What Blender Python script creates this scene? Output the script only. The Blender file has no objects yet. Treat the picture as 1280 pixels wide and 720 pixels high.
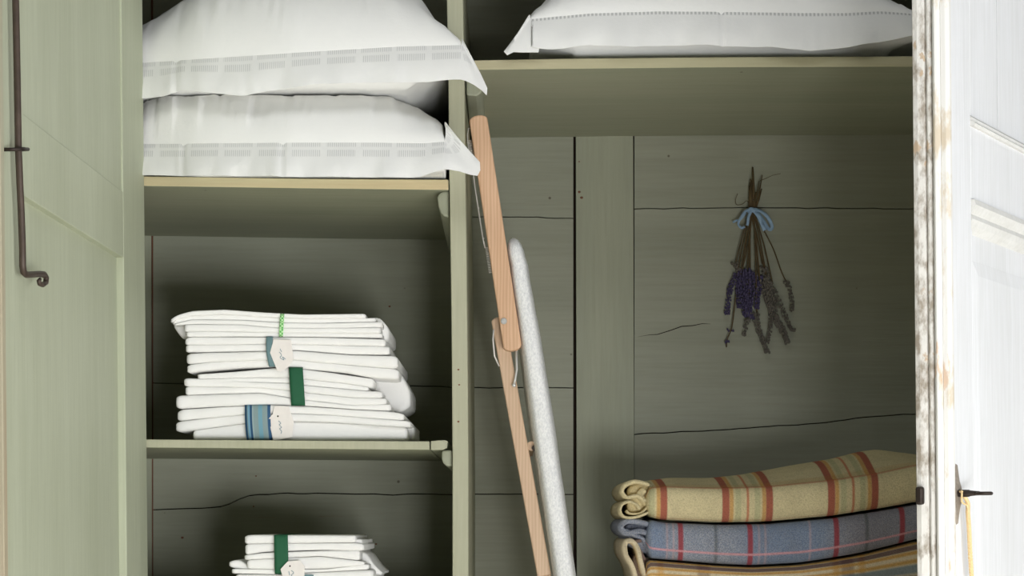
import bpy, bmesh, math, random
from mathutils import Vector, Matrix, noise
random.seed(7)
C = bpy.context.scene.collection
SC = bpy.context.scene

# ---------------------------------------------------------------- camera, world, lights, exposure
ZC = 1.0            # eye level
F = 2267.0          # focal length in pixels of the 1280-wide frame
DC = 2.833          # distance from the camera to the wardrobe front (y = 0)
cam = bpy.data.cameras.new('camera'); camo = bpy.data.objects.new('camera', cam); C.objects.link(camo)
camo.location = (0, -DC, ZC); camo.rotation_euler = (math.pi/2, 0, 0)
cam.sensor_width = 36; cam.lens = F/1280*36; cam.shift_y = 295/1280; cam.clip_start = .05
SC.camera = camo
SC.view_settings.view_transform = 'Standard'; SC.view_settings.look = 'None'
SC.view_settings.gamma = 1; SC.view_settings.exposure = 0.0
SC.view_settings.use_curve_mapping = False

w = bpy.data.worlds.new('world'); SC.world = w; w.use_nodes = True
w.node_tree.nodes['Background'].inputs[0].default_value = (1, .93, .84, 1)
w.node_tree.nodes['Background'].inputs[1].default_value = .01

def area(name, loc, target, sx, sy, power, col=(1,1,1)):
    l = bpy.data.lights.new(name, 'AREA'); l.shape = 'RECTANGLE'; l.size = sx; l.size_y = sy
    l.energy = power; l.color = col
    o = bpy.data.objects.new(name, l); C.objects.link(o); o.location = loc
    o.rotation_euler = (Vector(target)-Vector(loc)).to_track_quat('-Z', 'Y').to_euler()
    return o
area('low_window_light', (.42, -3.2, .35), (0, 0, 1.15), .36, .6, 25, (.97, .985, 1))
area('wide_low_window_light', (1.3, -3.2, .35), (0, 0, 1.15), 1.2, .6, 42, (.97, .985, 1))
dl = area('floor_bounce_lamp', (.25, -2.0, 2.5), (.25, -2.0, 0), 1.3, .9, 30, (1, .985, .96)); dl.data.spread = math.radians(75)  # added unseen lamp that lights the floor for upward bounce, like a sun patch
area('overhead_fill_light', (.1, -1.6, 2.9), (.1, -.2, 1.2), 2.2, .7, 14, (.96, .98, 1))  # added fill from above to brighten the fronts, no known opening there
area('side_fill_light', (2.6, -1.9, 1.0), (-.4, -.3, 1.1), 1.2, 1.4, 31, (.96, .98, 1))  # added fill from the right to brighten the doors, no known window there

# ---------------------------------------------------------------- helpers
def P(u, v, y):
    d = y + DC
    return Vector(((u-640)*d/F, y, ZC + (655-v)*d/F))
def X_(u, y=0): return (u-640)*(y+DC)/F
def Z_(v, y=0): return ZC + (655-v)*(y+DC)/F
def interp(pts, x):
    if x <= pts[0][0]: return pts[0][1]
    for (a, b), (c, d) in zip(pts, pts[1:]):
        if x <= c:
            t = (x-a)/(c-a) if c > a else 0
            return b + (d-b)*t
    return pts[-1][1]
def sinterp(pts, x, w=7):
    return (interp(pts, x-w)+2*interp(pts, x-w/2)+3*interp(pts, x)+2*interp(pts, x+w/2)+interp(pts, x+w))/9

WL = {}
def par(o, parent):
    if parent is not None:
        o.parent = parent; o.matrix_parent_inverse = Matrix.Translation(-WL[parent.name])
def empty(name, loc, label=None, cat=None, group=None, parent=None):
    o = bpy.data.objects.new(name, None); C.objects.link(o); o.location = loc; o.empty_display_size = .05
    WL[o.name] = Vector(loc); par(o, parent); tag(o, label, cat, group)
    return o
def tag(o, label=None, cat=None, group=None, kind=None):
    if label: o['label'] = label
    if cat: o['category'] = cat
    if group: o['group'] = group
    if kind: o['kind'] = kind
    return o

class MB:
    def __init__(s): s.v = []; s.f = []; s.uv = []; s.mi = []
    def add(s, vs, fs, uvs=None, mi=0):
        b = len(s.v); s.v += [Vector(p) for p in vs]; s.f += [tuple(b+i for i in f) for f in fs]
        s.uv += (uvs if uvs else [(0, 0)]*len(vs)); s.mi += [mi]*len(fs)
    def box(s, a, b, mi=0):
        (x0,y0,z0),(x1,y1,z1) = a, b
        s.add([(x0,y0,z0),(x1,y0,z0),(x1,y1,z0),(x0,y1,z0),(x0,y0,z1),(x1,y0,z1),(x1,y1,z1),(x0,y1,z1)],
              [(0,3,2,1),(4,5,6,7),(0,1,5,4),(1,2,6,5),(2,3,7,6),(3,0,4,7)], mi=mi)
    def prism(s, poly, off, mi=0):
        n = len(poly); off = Vector(off); poly = [Vector(p) for p in poly]
        s.add(poly+[p+off for p in poly],
              [tuple(range(n)), tuple(range(2*n-1, n-1, -1))]+[(i, n+i, n+(i+1) % n, (i+1) % n) for i in range(n)], mi=mi)
    def px(s, poly, y0, y1, mi=0):      # outline measured at depth y0, pushed straight back to y1
        s.prism([P(u, v, y0) for u, v in poly], (0, y1-y0, 0), mi)
    def tube(s, pts, r, n=10, mi=0, cap=True, flat=1.0):
        pts = [Vector(p) for p in pts]; N = len(pts); vs = []
        rr = r if isinstance(r, (list, tuple)) else [r]*N
        t0 = (pts[1]-pts[0]).normalized()
        up = Vector((0,1,0)) if abs(t0.y) < .9 else Vector((1,0,0))
        a = t0.cross(up).normalized()
        for i, p in enumerate(pts):
            t = (pts[min(i+1,N-1)]-pts[max(i-1,0)]).normalized()
            a = (a - t*a.dot(t)).normalized(); b = t.cross(a)
            for k in range(n):
                q = 2*math.pi*k/n; vs.append(p + (a*math.cos(q)+b*math.sin(q)*flat)*rr[i])
        fs = [(i*n+k, i*n+(k+1) % n, (i+1)*n+(k+1) % n, (i+1)*n+k) for i in range(N-1) for k in range(n)]
        if cap: fs += [tuple(range(n-1,-1,-1)), tuple(range((N-1)*n, N*n))]
        s.add(vs, fs, mi=mi)
    def ball(s, c, r, sx=1, sy=1, sz=1, n=6, m=4):
        c = Vector(c); vs = [c+Vector((0,0,r*sz))]
        for j in range(1, m):
            th = math.pi*j/m
            for k in range(n):
                q = 2*math.pi*(k+.5*(j%2))/n
                vs.append(c+Vector((r*sx*math.sin(th)*math.cos(q), r*sy*math.sin(th)*math.sin(q), r*sz*math.cos(th))))
        vs.append(c-Vector((0,0,r*sz))); fs = []
        for k in range(n): fs.append((0, 1+k, 1+(k+1) % n))
        for j in range(m-2):
            for k in range(n):
                fs.append((1+j*n+k, 1+(j+1)*n+k, 1+(j+1)*n+(k+1) % n, 1+j*n+(k+1) % n))
        L = len(vs)-1
        for k in range(n): fs.append((L, 1+(m-2)*n+(k+1) % n, 1+(m-2)*n+k))
        s.add(vs, fs)
    def grid(s, rows, uvs=None, closed=False, cap=False, mi=0):
        R = len(rows); K = len(rows[0]); vs = [p for r in rows for p in r]
        uu = [q for r in uvs for q in r] if uvs else None
        fs = []
        for i in range(R-1):
            for k in range(K if closed else K-1):
                k2 = (k+1) % K; fs.append((i*K+k, i*K+k2, (i+1)*K+k2, (i+1)*K+k))
        if cap: fs += [tuple(range(K-1,-1,-1)), tuple(range((R-1)*K, R*K))]
        s.add(vs, fs, uu, mi)
    def build(s, name, mats, parent=None, smooth=False, bevel=0, solid=0, subd=0, angle=None):
        mn = Vector([min(p[i] for p in s.v) for i in range(3)]); mx = Vector([max(p[i] for p in s.v) for i in range(3)])
        c = Vector(((mn.x+mx.x)/2, (mn.y+mx.y)/2, mn.z))
        me = bpy.data.meshes.new(name); me.from_pydata([p-c for p in s.v], [], s.f)
        uvl = me.uv_layers.new(name='UVMap')
        for l in me.loops: uvl.data[l.index].uv = s.uv[l.vertex_index]
        if not isinstance(mats, (list, tuple)): mats = [mats]
        for m in mats: me.materials.append(m)
        for p, i in zip(me.polygons, s.mi): p.material_index = i; p.use_smooth = smooth
        bm = bmesh.new(); bm.from_mesh(me); bmesh.ops.recalc_face_normals(bm, faces=bm.faces); bm.to_mesh(me); bm.free()
        o = bpy.data.objects.new(name, me); C.objects.link(o); o.location = c; WL[o.name] = c.copy(); par(o, parent)
        if bevel:
            b = o.modifiers.new('bevel', 'BEVEL'); b.width = bevel; b.segments = 2; b.limit_method = 'ANGLE'; b.angle_limit = .6
        if solid:
            b = o.modifiers.new('solid', 'SOLIDIFY'); b.thickness = solid; b.offset = 0
        if subd:
            b = o.modifiers.new('sub', 'SUBSURF'); b.levels = subd; b.render_levels = subd
        return o

# ---------------------------------------------------------------- materials
class NT:
    def __init__(s, name, rough=.6, spec=.3):
        s.m = bpy.data.materials.new(name); s.m.use_nodes = True; s.t = s.m.node_tree
        s.b = s.t.nodes['Principled BSDF']; s.b.inputs['Roughness'].default_value = rough
        s.b.inputs['Specular IOR Level'].default_value = spec
    def n(s, typ, **k):
        x = s.t.nodes.new(typ)
        for a, b in k.items(): setattr(x, a, b)
        return x
    def link(s, a, b): s.t.links.new(a, b)
    def inp(s, sock, v):
        if hasattr(v, 'is_output') or isinstance(v, bpy.types.NodeSocket): s.link(v, sock)
        else: sock.default_value = v
    def math(s, op, a, b=0.0, clamp=False):
        x = s.n('ShaderNodeMath', operation=op, use_clamp=clamp); s.inp(x.inputs[0], a); s.inp(x.inputs[1], b); return x.outputs[0]
    def mix(s, f, a, b):
        x = s.n('ShaderNodeMix', data_type='RGBA'); s.inp(x.inputs[0], f)
        s.inp(x.inputs[6], a if not isinstance(a, tuple) else (*a, 1)); s.inp(x.inputs[7], b if not isinstance(b, tuple) else (*b, 1))
        return x.outputs[2]
    def pos(s, scale=(1,1,1), kind='Object'):
        c = s.n('ShaderNodeTexCoord'); mp = s.n('ShaderNodeMapping'); mp.inputs['Scale'].default_value = scale
        s.link(c.outputs[kind], mp.inputs['Vector']); return mp.outputs[0]
    def noise(s, vec, scale, detail=3, rough=.55):
        x = s.n('ShaderNodeTexNoise'); s.link(vec, x.inputs['Vector']); x.inputs['Scale'].default_value = scale
        x.inputs['Detail'].default_value = detail; x.inputs['Roughness'].default_value = rough; return x.outputs[0]
    def ramp(s, v, a, b):               # 0 below a, 1 above b
        x = s.n('ShaderNodeMapRange'); x.clamp = True; s.inp(x.inputs[0], v); x.inputs[1].default_value = a; x.inputs[2].default_value = b
        return x.outputs[0]
    def bump(s, h, dist=.001, strength=.5):
        x = s.n('ShaderNodeBump'); s.link(h, x.inputs['Height']); x.inputs['Distance'].default_value = dist
        x.inputs['Strength'].default_value = strength; s.link(x.outputs[0], s.b.inputs['Normal'])
    def col(s, c):
        s.inp(s.b.inputs['Base Color'], c if not isinstance(c, tuple) else (*c, 1))

def S(r, g, b):
    f = lambda c: (c/255/12.92) if c <= 10 else ((c/255+.055)/1.055)**2.4
    return (f(r), f(g), f(b))

def paint(name, base, alt, axis='z', wear=.5, wearcol=(150,100,70), rough=.55, dirt=0.0, speck=True):
    t = NT(name, rough, .25)
    sc = {'z': (6, 6, .5), 'x': (.5, 6, 6), 'y': (6, .5, 6)}[axis]
    sf = {'z': (60, 60, 3), 'x': (3, 60, 60), 'y': (60, 3, 60)}[axis]
    v = t.pos(sc); vf = t.pos(sf); vo = t.pos()
    c = t.mix(t.ramp(t.noise(v, 2.2, 4), .3, .7), S(*base), S(*alt))
    g = t.noise(vf, 3.0, 3)
    c = t.mix(t.math('MULTIPLY', t.ramp(g, .35, .75), .18), c, S(base[0]*.72, base[1]*.72, base[2]*.66))
    wn = t.math('MULTIPLY', t.ramp(t.noise(v, 7.0, 6, .7), .70-.06*wear, .80-.06*wear), .55)
    c = t.mix(wn, c, S(*wearcol))
    if dirt:
        dn = t.ramp(t.noise(vo, 6, 5, .7), .5, .72)
        c = t.mix(t.math('MULTIPLY', dn, dirt), c, S(120, 112, 98))
    if speck:
        vv = t.n('ShaderNodeTexVoronoi'); t.link(vo, vv.inputs['Vector']); vv.inputs['Scale'].default_value = 11
        dot = t.math('SUBTRACT', 1.0, t.ramp(vv.outputs['Distance'], .02, .035))
        c = t.mix(t.math('MULTIPLY', dot, .75), c, S(70, 55, 42))
    t.col(c)
    h = t.math('ADD', t.math('MULTIPLY', g, .5), t.noise(v, 9, 4))
    t.bump(h, .0012, .45)
    return t.m

M = {}
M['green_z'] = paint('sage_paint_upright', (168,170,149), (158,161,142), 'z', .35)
M['green_door'] = paint('sage_paint_door', (186,191,168), (176,181,157), 'z', .2, speck=False)
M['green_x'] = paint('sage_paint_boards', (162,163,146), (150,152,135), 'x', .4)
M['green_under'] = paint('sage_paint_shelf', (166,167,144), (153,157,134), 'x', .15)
M['post'] = paint('worn_sage_paint', (184,183,159), (172,172,148), 'z', .45, (130,95,75))
M['shelfedge'] = paint('bare_shelf_edge', (216,192,152), (196,188,152), 'x', .2, (190,140,100))
M['shelfedge2'] = paint('worn_shelf_edge', (186,176,146), (174,170,138), 'x', .3, (180,120,90))
M['white'] = paint('old_white_paint', (228,229,231), (221,222,223), 'z', .05, (196,170,140), .5, .0, False)
M['mould'] = paint('old_moulding_paint', (222,222,219), (208,207,202), 'x', .1, (186,176,160), .6, .12, False)
M['frame_out'] = paint('old_white_frame_paint', (232,230,224), (220,218,210), 'z', .4, (160,120,80))

def dirty():
    t = NT('chipped_white_paint', .6, .2)
    v = t.pos((12, 12, 6)); v2 = t.pos((40, 40, 22))
    c = t.mix(t.ramp(t.noise(v, 6.5, 4, .6), .44, .62), S(232,230,224), S(168,158,144))
    c = t.mix(t.math('MULTIPLY', t.ramp(t.noise(v2, 2.4, 4), .5, .68), .7), c, S(240,238,232))
    c = t.mix(t.ramp(t.noise(t.pos((6,6,4)), 7, 5, .6), .66, .70), c, S(204,182,156))
    t.col(c); t.bump(t.noise(v, 6, 5, .7), .002, .8); return t.m
M['dirty'] = dirty()
def beadmat():
    t = NT('worn_white_bead_paint', .6, .2)
    c = t.mix(t.ramp(t.noise(t.pos((8,8,3)), 4, 5, .65), .52, .62), S(222,221,216), S(204,192,172))
    c = t.mix(t.math('MULTIPLY', t.ramp(t.noise(t.pos((9,9,2.2)), 7, 5, .65), .62, .68), .7), c, S(204,168,132))
    t.col(c); t.bump(t.noise(t.pos((14,14,5)), 5, 5, .7), .0015, .6); return t.m
M['bead'] = beadmat()

def woodm(name, a, b, axis, sc=1.0):
    t = NT(name, .5, .3)
    m = {'z': (30, 30, 1.6), 'x': (1.6, 30, 30), 'y': (30, 1.6, 30)}[axis]
    v = t.pos(m); n1 = t.noise(v, 3*sc, 3)
    wv = t.n('ShaderNodeTexWave', wave_type='BANDS', bands_direction='X'); t.link(t.pos((1,1,.12)), wv.inputs['Vector'])
    wv.inputs['Scale'].default_value = 60; wv.inputs['Distortion'].default_value = 4; wv.inputs['Detail'].default_value = 2
    f = t.math('ADD', t.math('MULTIPLY', n1, .7), t.math('MULTIPLY', wv.outputs['Fac'], .3))
    t.col(t.mix(t.ramp(f, .3, .75), S(*a), S(*b))); t.bump(n1, .0004, .4); return t.m
M['beech'] = woodm('beech_wood', (216,180,148), (198,158,124), 'z')
M['wood_pale'] = woodm('pale_beech_wood', (206,178,150), (190,160,132), 'z')
M['floor'] = woodm('whitewashed_floor_boards', (226,220,208), (210,202,188), 'y')
M['brownwood'] = woodm('bare_brown_wood', (128,82,60), (92,58,42), 'z')

def cloth(name, base, weave=2600, shade=.0, rough=.85, bumpd=.00015):
    t = NT(name, rough, .15); t.b.inputs['Sheen Weight'].default_value = .15
    n1 = t.noise(t.pos(), 22, 3); t.col(t.mix(t.math('MULTIPLY', n1, .35), S(*base), S(*[c*.95 for c in base])))
    t.bump(t.noise(t.pos(), 160, 4, .6), .0010, .35); return t
M['linen'] = cloth('white_linen', (245,244,241)).m
M['linen_grey'] = cloth('soft_white_linen', (232,231,226)).m

def pillow_mat(name, mode):
    t = cloth(name, (240,240,237))
    base = t.b.inputs['Base Color'].links[0].from_socket
    uv = t.n('ShaderNodeUVMap'); sep = t.n('ShaderNodeSeparateXYZ'); t.link(uv.outputs[0], sep.inputs[0])
    U, V = sep.outputs[0], sep.outputs[1]
    def band(lo, hi, s=.015): return t.math('MULTIPLY', t.ramp(V, lo-s, lo+s), t.math('SUBTRACT', 1.0, t.ramp(V, hi-s, hi+s)))
    def per(p, duty, off=0):
        f = t.math('FRACT', t.math('ADD', t.math('DIVIDE', U, p), off)); return t.math('LESS_THAN', f, duty)
    if mode == 'double':
        st = per(.0032, .5)
        a = t.math('MULTIPLY', t.math('MULTIPLY', band(.02, .15), st), per(.0535, .86, .3))
        b = t.math('MULTIPLY', t.math('MULTIPLY', band(.24, .43), st), per(.0535, .80, .27))
        f = t.math('MULTIPLY', t.math('ADD', a, b), .26)
    else:
        f = t.math('MULTIPLY', t.math('MULTIPLY', band(.02, .11), per(.0062, .55)), .45)
    t.col(t.mix(f, base, S(120,122,122))); return t.m
M['pillow_double'] = pillow_mat('white_cotton_ladder_hemstitch', 'double')
M['pillow_single'] = pillow_mat('white_cotton_dot_hemstitch', 'single')

def plain(name, c, rough=.6, metal=0, spec=.3, nz=0):
    t = NT(name, rough, spec); t.b.inputs['Metallic'].default_value = metal
    if nz:
        t.col(t.mix(t.noise(t.pos(), nz, 4), S(*c), S(*[k*.6 for k in c]))); t.bump(t.noise(t.pos(), nz*2, 3), .0006, .5)
    else:
        t.col(t.mix(t.noise(t.pos(), 60, 3), S(*c), S(*[k*.92 for k in c])))
    return t.m
M['iron'] = plain('brown_forged_iron', (92,78,68), .5, .35, .4, 60)
M['iron_dark'] = plain('dark_iron', (66,56,50), .45, .5, .4, 80)
M['iron_pit'] = plain('pitted_grey_iron', (172,160,146), .6, .2, .4, 260)
M['steel'] = plain('steel', (220,220,216), .35, .5)
M['wire'] = plain('dull_wire', (225,222,216), .4, .3)
M['green_ribbon'] = plain('dark_green_ribbon', (38,96,66), .7)
M['slate_ribbon'] = plain('slate_blue_ribbon', (112,142,146), .7)
M['tagcard'] = plain('cream_card', (246,240,234), .8)
M['ink'] = plain('pale_blue_ink', (120,150,165), .8)
M['blue_ribbon'] = plain('pale_blue_ribbon', (150,178,205), .6)
M['stem'] = plain('dried_stem', (110,92,62), .8, nz=90)
M['purple'] = plain('lavender_purple', (92,84,118), .9, nz=300)
M['greyflower'] = plain('faded_lavender_grey', (128,122,112), .9, nz=300)
M['black_gap'] = plain('dark_wood_behind', (46,34,26), .9)
M['silver'] = None
def silverpad():
    t = NT('silver_white_padding', .75, .2)
    n = t.noise(t.pos((1,1,.6)), 420, 3, .6)
    t.col(t.mix(t.ramp(n, .35, .7), S(244,244,242), S(214,215,216))); t.bump(n, .0015, .8); return t.m
M['silver'] = silverpad()
def cordm():
    t = NT('straw_coloured_cord', .8, .2); t.col(t.mix(t.noise(t.pos(), 400, 2), S(236,214,170), S(214,180,124))); return t.m
M['cord'] = cordm()

# stripes from UV (U in units of photo-scale millimetres along the length, V across)
def uvsep(t):
    uv = t.n('ShaderNodeUVMap'); sep = t.n('ShaderNodeSeparateXYZ'); t.link(uv.outputs[0], sep.inputs[0]); return sep.outputs[0], sep.outputs[1]
def stripe(t, X, c, wd, period=None, soft=1.0):
    if period:
        f = t.math('FRACT', t.math('DIVIDE', t.math('SUBTRACT', X, c-period/2.0), period))
        f = t.math('MULTIPLY', t.math('ABSOLUTE', t.math('SUBTRACT', f, .5)), period)
    else: f = t.math('ABSOLUTE', t.math('SUBTRACT', X, c))
    return t.math('SUBTRACT', 1.0, t.ramp(f, wd/2-soft/2, wd/2+soft/2))
def weave(t, c, amt=.35, sc=1.0):
    # woollen fleck: short threads in two directions
    n1 = t.noise(t.pos((1,1,1)), 520*sc, 2, .6)
    n2 = t.noise(t.pos((1,1,1)), 45, 3, .6)
    c = t.mix(t.math('MULTIPLY', t.ramp(n1, .42, .7), amt), c, S(70,62,54))
    c = t.mix(t.math('MULTIPLY', t.ramp(n2, .45, .75), .15), c, S(110,96,78))
    t.bump(t.math('ADD', n1, n2), .0016, .8)
    return c
def cream_tartan():
    t = NT('cream_tartan_wool', .95, .1); U, V = uvsep(t); p = 132
    c = S(214,200,158)
    c = t.mix(t.math('MULTIPLY', stripe(t, U, 935, 44, p, 3), .25), c, S(206,196,150))
    for cc, wd, k, co in ((923,7,.38,(150,160,120)),(947,7,.38,(150,160,120)),(935,3,.8,(196,110,80)),
                          (914.5,5,.75,(206,150,76)),(955.5,5,.75,(206,150,76)),(907.5,9,.85,(160,62,52)),(962,8.5,.85,(160,62,52))):
        c = t.mix(t.math('MULTIPLY', stripe(t, U, cc, wd, p, 1.6), k), c, S(*co))
    for cc, wd, k, co in ((.575,.05,.45,(196,110,80)),(.60,.016,.6,(176,74,56)),(.84,.02,.75,(176,74,56)),(.63,.08,.18,(206,146,66)),(.15,.012,.45,(190,120,80))):
        c = t.mix(t.math('MULTIPLY', stripe(t, V, cc, wd, None, .008), k), c, S(*co))
    t.col(weave(t, c, .28)); return t.m
def blue_tweed():
    t = NT('blue_grey_tweed_wool', .95, .1); U, V = uvsep(t)
    n = t.noise(t.pos((1,1,1)), 600, 2)
    c = t.mix(t.ramp(n, .38, .62), S(168,170,176), S(122,132,150))
    blue = t.math('ADD', stripe(t, U, 985, 110, None, 40), stripe(t, U, 822, 30, None, 20))
    c = t.mix(t.math('MULTIPLY', blue, .5), c, S(104,128,160))
    c = t.mix(t.math('MULTIPLY', stripe(t, U, 1100, 100, None, 40), .4), c, S(136,124,128))
    for cc in (834, 842, 949, 957, 1013): c = t.mix(t.math('MULTIPLY', stripe(t, U, cc, 2.5, None, 2), .4), c, S(206,170,166))
    for cc in (895, 1084): c = t.mix(t.math('MULTIPLY', stripe(t, U, cc, 4, None, 2.5), .55), c, S(78,84,84))
    for cc in (851, 938, 1046, 1128): c = t.mix(t.math('MULTIPLY', stripe(t, U, cc, 6.5, None, 2), .85), c, S(158,50,58))
    c = t.mix(t.math('MULTIPLY', stripe(t, V, .27, .022, None, .014), .8), c, S(222,158,162))
    t.col(weave(t, c, .30, 1.2)); return t.m
def striped_wool():
    t = NT('brown_and_gold_striped_wool', .95, .1); U, V = uvsep(t)
    c = S(222,206,172)
    for cc in (800, 880, 1060): c = t.mix(t.math('MULTIPLY', stripe(t, U, cc, 16, None, 4), .55), c, S(120,86,74))
    for cc in (826, 1078, 1046): c = t.mix(t.math('MULTIPLY', stripe(t, U, cc, 8, None, 4), .6), c, S(206,150,70))
    for cc, wd, co in ((.60,.06,(206,156,76)),(.535,.06,(92,64,70)),(.484,.03,(206,156,76)),(.425,.025,(206,156,76)),(.385,.04,(120,140,150)),(.33,.05,(92,60,66)),(.27,.05,(110,130,140)),(.20,.05,(92,60,66))):
        c = t.mix(t.math('MULTIPLY', stripe(t, V, cc, wd, None, .014), .85), c, S(*co))
    t.col(weave(t, c, .25)); return t.m
M['tartan'] = cream_tartan(); M['tweed'] = blue_tweed(); M['striped'] = striped_wool()
def gingham():
    t = NT('green_gingham_ribbon', .7, .2); x = t.n('ShaderNodeTexChecker'); t.link(t.pos(), x.inputs[0]); x.inputs['Scale'].default_value = 330
    x.inputs[1].default_value = (*S(96,180,92), 1); x.inputs[2].default_value = (*S(196,232,180), 1); t.col(x.outputs[0]); return t.m
M['gingham'] = gingham()
def bluestripe():
    t = NT('blue_striped_ribbon', .7, .2); U, V = uvsep(t); c = S(136,156,156)
    for cc, wd, co in ((.04,.08,(44,84,120)),(.15,.08,(120,164,190)),(.235,.08,(40,80,116)),(.31,.03,(160,180,180)),(.6,.16,(116,160,176)),(.94,.12,(56,92,126))):
        c = t.mix(stripe(t, U, cc, wd, None, .02), c, S(*co))
    t.col(c); return t.m
M['bluestripe'] = bluestripe()

# ---------------------------------------------------------------- the room
b = MB(); b.box((-4,-5,-.05),(4,1.6,0)); tag(b.build('floor', M['floor']), kind='structure')
M['wallp'] = plain('chalk_wall', (225,224,218), .9)
b = MB(); b.box((-4,.62,0),(4,.7,3.0)); tag(b.build('wall_back', M['wallp']), kind='structure')

# ---------------------------------------------------------------- the wardrobe
YB = .5                                  # inner face of the back
LEAN = -.0095
def L(x, z): return x + LEAN*(z-ZC-.37)  # the old carcass leans a little
XL, XR = -.70, .97
Z0, Z1 = .14, 2.06
wd = empty('wardrobe', (.13, .25, 0), 'old sage green painted wardrobe with both doors standing open', 'wardrobe')
def lbox(mb, x0, x1, y0, y1, z0, z1, mi=0):
    a = [(L(x0,z0),y0,z0),(L(x1,z0),y0,z0),(L(x1,z1),y0,z1),(L(x0,z1),y0,z1)]
    mb.prism(a, (0, y1-y0, 0), mi)
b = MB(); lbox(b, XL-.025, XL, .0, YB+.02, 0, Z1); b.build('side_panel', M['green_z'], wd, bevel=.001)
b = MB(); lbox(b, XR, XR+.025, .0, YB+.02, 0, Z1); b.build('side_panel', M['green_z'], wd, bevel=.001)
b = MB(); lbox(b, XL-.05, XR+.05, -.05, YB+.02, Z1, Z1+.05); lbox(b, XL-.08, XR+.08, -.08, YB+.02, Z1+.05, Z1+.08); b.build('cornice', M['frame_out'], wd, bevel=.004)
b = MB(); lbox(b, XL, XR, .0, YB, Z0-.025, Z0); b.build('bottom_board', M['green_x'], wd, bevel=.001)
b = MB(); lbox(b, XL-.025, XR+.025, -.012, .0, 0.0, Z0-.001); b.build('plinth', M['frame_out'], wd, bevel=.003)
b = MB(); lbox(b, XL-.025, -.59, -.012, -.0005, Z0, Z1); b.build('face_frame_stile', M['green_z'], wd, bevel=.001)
b = MB(); lbox(b, -.5895, XR-.016, -.012, -.0005, 1.90, Z1); b.build('light_blocking_rail', M['green_z'], wd, bevel=.001)  # unseen header rail, added to keep light out of the top compartments
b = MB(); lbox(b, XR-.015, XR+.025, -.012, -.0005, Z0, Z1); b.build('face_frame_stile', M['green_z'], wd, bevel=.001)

# back: planks with open joints in front of a dark backing board
vt, vb = -60, 1236
def wob(pts, amp=.5, step=14, seed=0):
    out = []; u = pts[0][0]
    while u < pts[-1][0]:
        out.append((u, interp(pts, u)+amp*noise.noise(Vector((u*.05, seed, 0)))*2)); u += step
    out.append((pts[-1][0], pts[-1][1])); return out
def planks(u0, u1, cuts, gap=1.4):
    cuts = [wob(c, .6, 12, i*7.3) for i, c in enumerate(cuts)]
    b = MB(); top = [(u0, vt), (u1, vt)]
    for c in cuts + [[(u0, vb), (u1, vb)]]:
        lo = c[::-1]
        b.px(top + [(u, v-gap/2) for u, v in lo], YB, YB+.014)
        top = [(u, v+gap/2) for u, v in c]
    return b
planks(191.5, 716.6, [[(191.5,272),(640,271),(716.6,273)], [(191.5,479),(500,482),(590,484),(716.6,485)],
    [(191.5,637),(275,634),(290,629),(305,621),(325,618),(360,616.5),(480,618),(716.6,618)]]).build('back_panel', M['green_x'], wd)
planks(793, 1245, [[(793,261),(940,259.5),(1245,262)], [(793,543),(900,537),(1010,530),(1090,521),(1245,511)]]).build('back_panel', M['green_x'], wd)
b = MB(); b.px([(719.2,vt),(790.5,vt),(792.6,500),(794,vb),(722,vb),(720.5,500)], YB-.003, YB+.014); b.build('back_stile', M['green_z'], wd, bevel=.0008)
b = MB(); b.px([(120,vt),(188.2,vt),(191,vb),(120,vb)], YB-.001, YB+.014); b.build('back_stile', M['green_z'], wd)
b = MB(); b.px([(120,vt),(1330,vt),(1330,vb),(120,vb)], YB+.0145, YB+.02); b.build('backing_board', M['black_gap'], wd)
b = MB(); b.px([(188.4,vt),(191.2,vt),(193.8,vb),(191,vb)], YB+.002, YB+.0145); b.build('bare_wood_joint', M['brownwood'], wd)
# hairline split in the right panel
def crack(pts, y=YB, wpx=.9):
    b = MB(); n = len(pts)
    up = [P(u, v-wpx*.5*math.sin(math.pi*(i+.3)/(n)), y-.0004) for i, (u, v) in enumerate(pts)]
    dn = [P(u, v+wpx*.5*math.sin(math.pi*(i+.3)/(n)), y-.0004) for i, (u, v) in enumerate(pts)]
    b.grid([up, dn]); return b
crack([(797,421),(812,418.5),(822,418),(838,413),(852,408),(866,407),(878,404.5),(888,405)], wpx=1.3).build('hairline_crack', M['black_gap'], wd)
crack([(722,188),(723,206),(724,220),(722,232),(725,247),(722,251)], YB-.0031, 0.1)
for (u, v, r, y) in ((724,240,1.9,YB-.003),(727,247,2.0,YB-.003),(724,202,1.0,YB-.003),(487,383,1.5,YB),(320,595,1.1,YB),(317,633,1.1,YB),(228,672,1.8,YB),(470,680,1.4,YB),(573,462,1.4,0),(574,481,1.3,0),(573,527,1.5,0)):
    b = MB(); p = P(u, v, y); b.ball(p, r/(680 if y else 800), 1, .12, .8, 8, 5); b.build('knot_mark', M['brownwood'], wd, smooth=True)

# divider
b = MB()
pl = [(558.3,-60),(558.6,0),(560.6,110),(561.6,220),(563.4,330),(564.8,450),(565.6,575),(565.6,720),(566,1328)]
pr = [(578.3,-60),(578.8,0),(580.6,110),(581.7,220),(583.4,330),(584.6,450),(585.6,575),(585.6,720),(586,1328)]
b.px(pl + pr[::-1], 0, YB-.001); b.build('divider', M['post'], wd, bevel=.0016)

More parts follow.
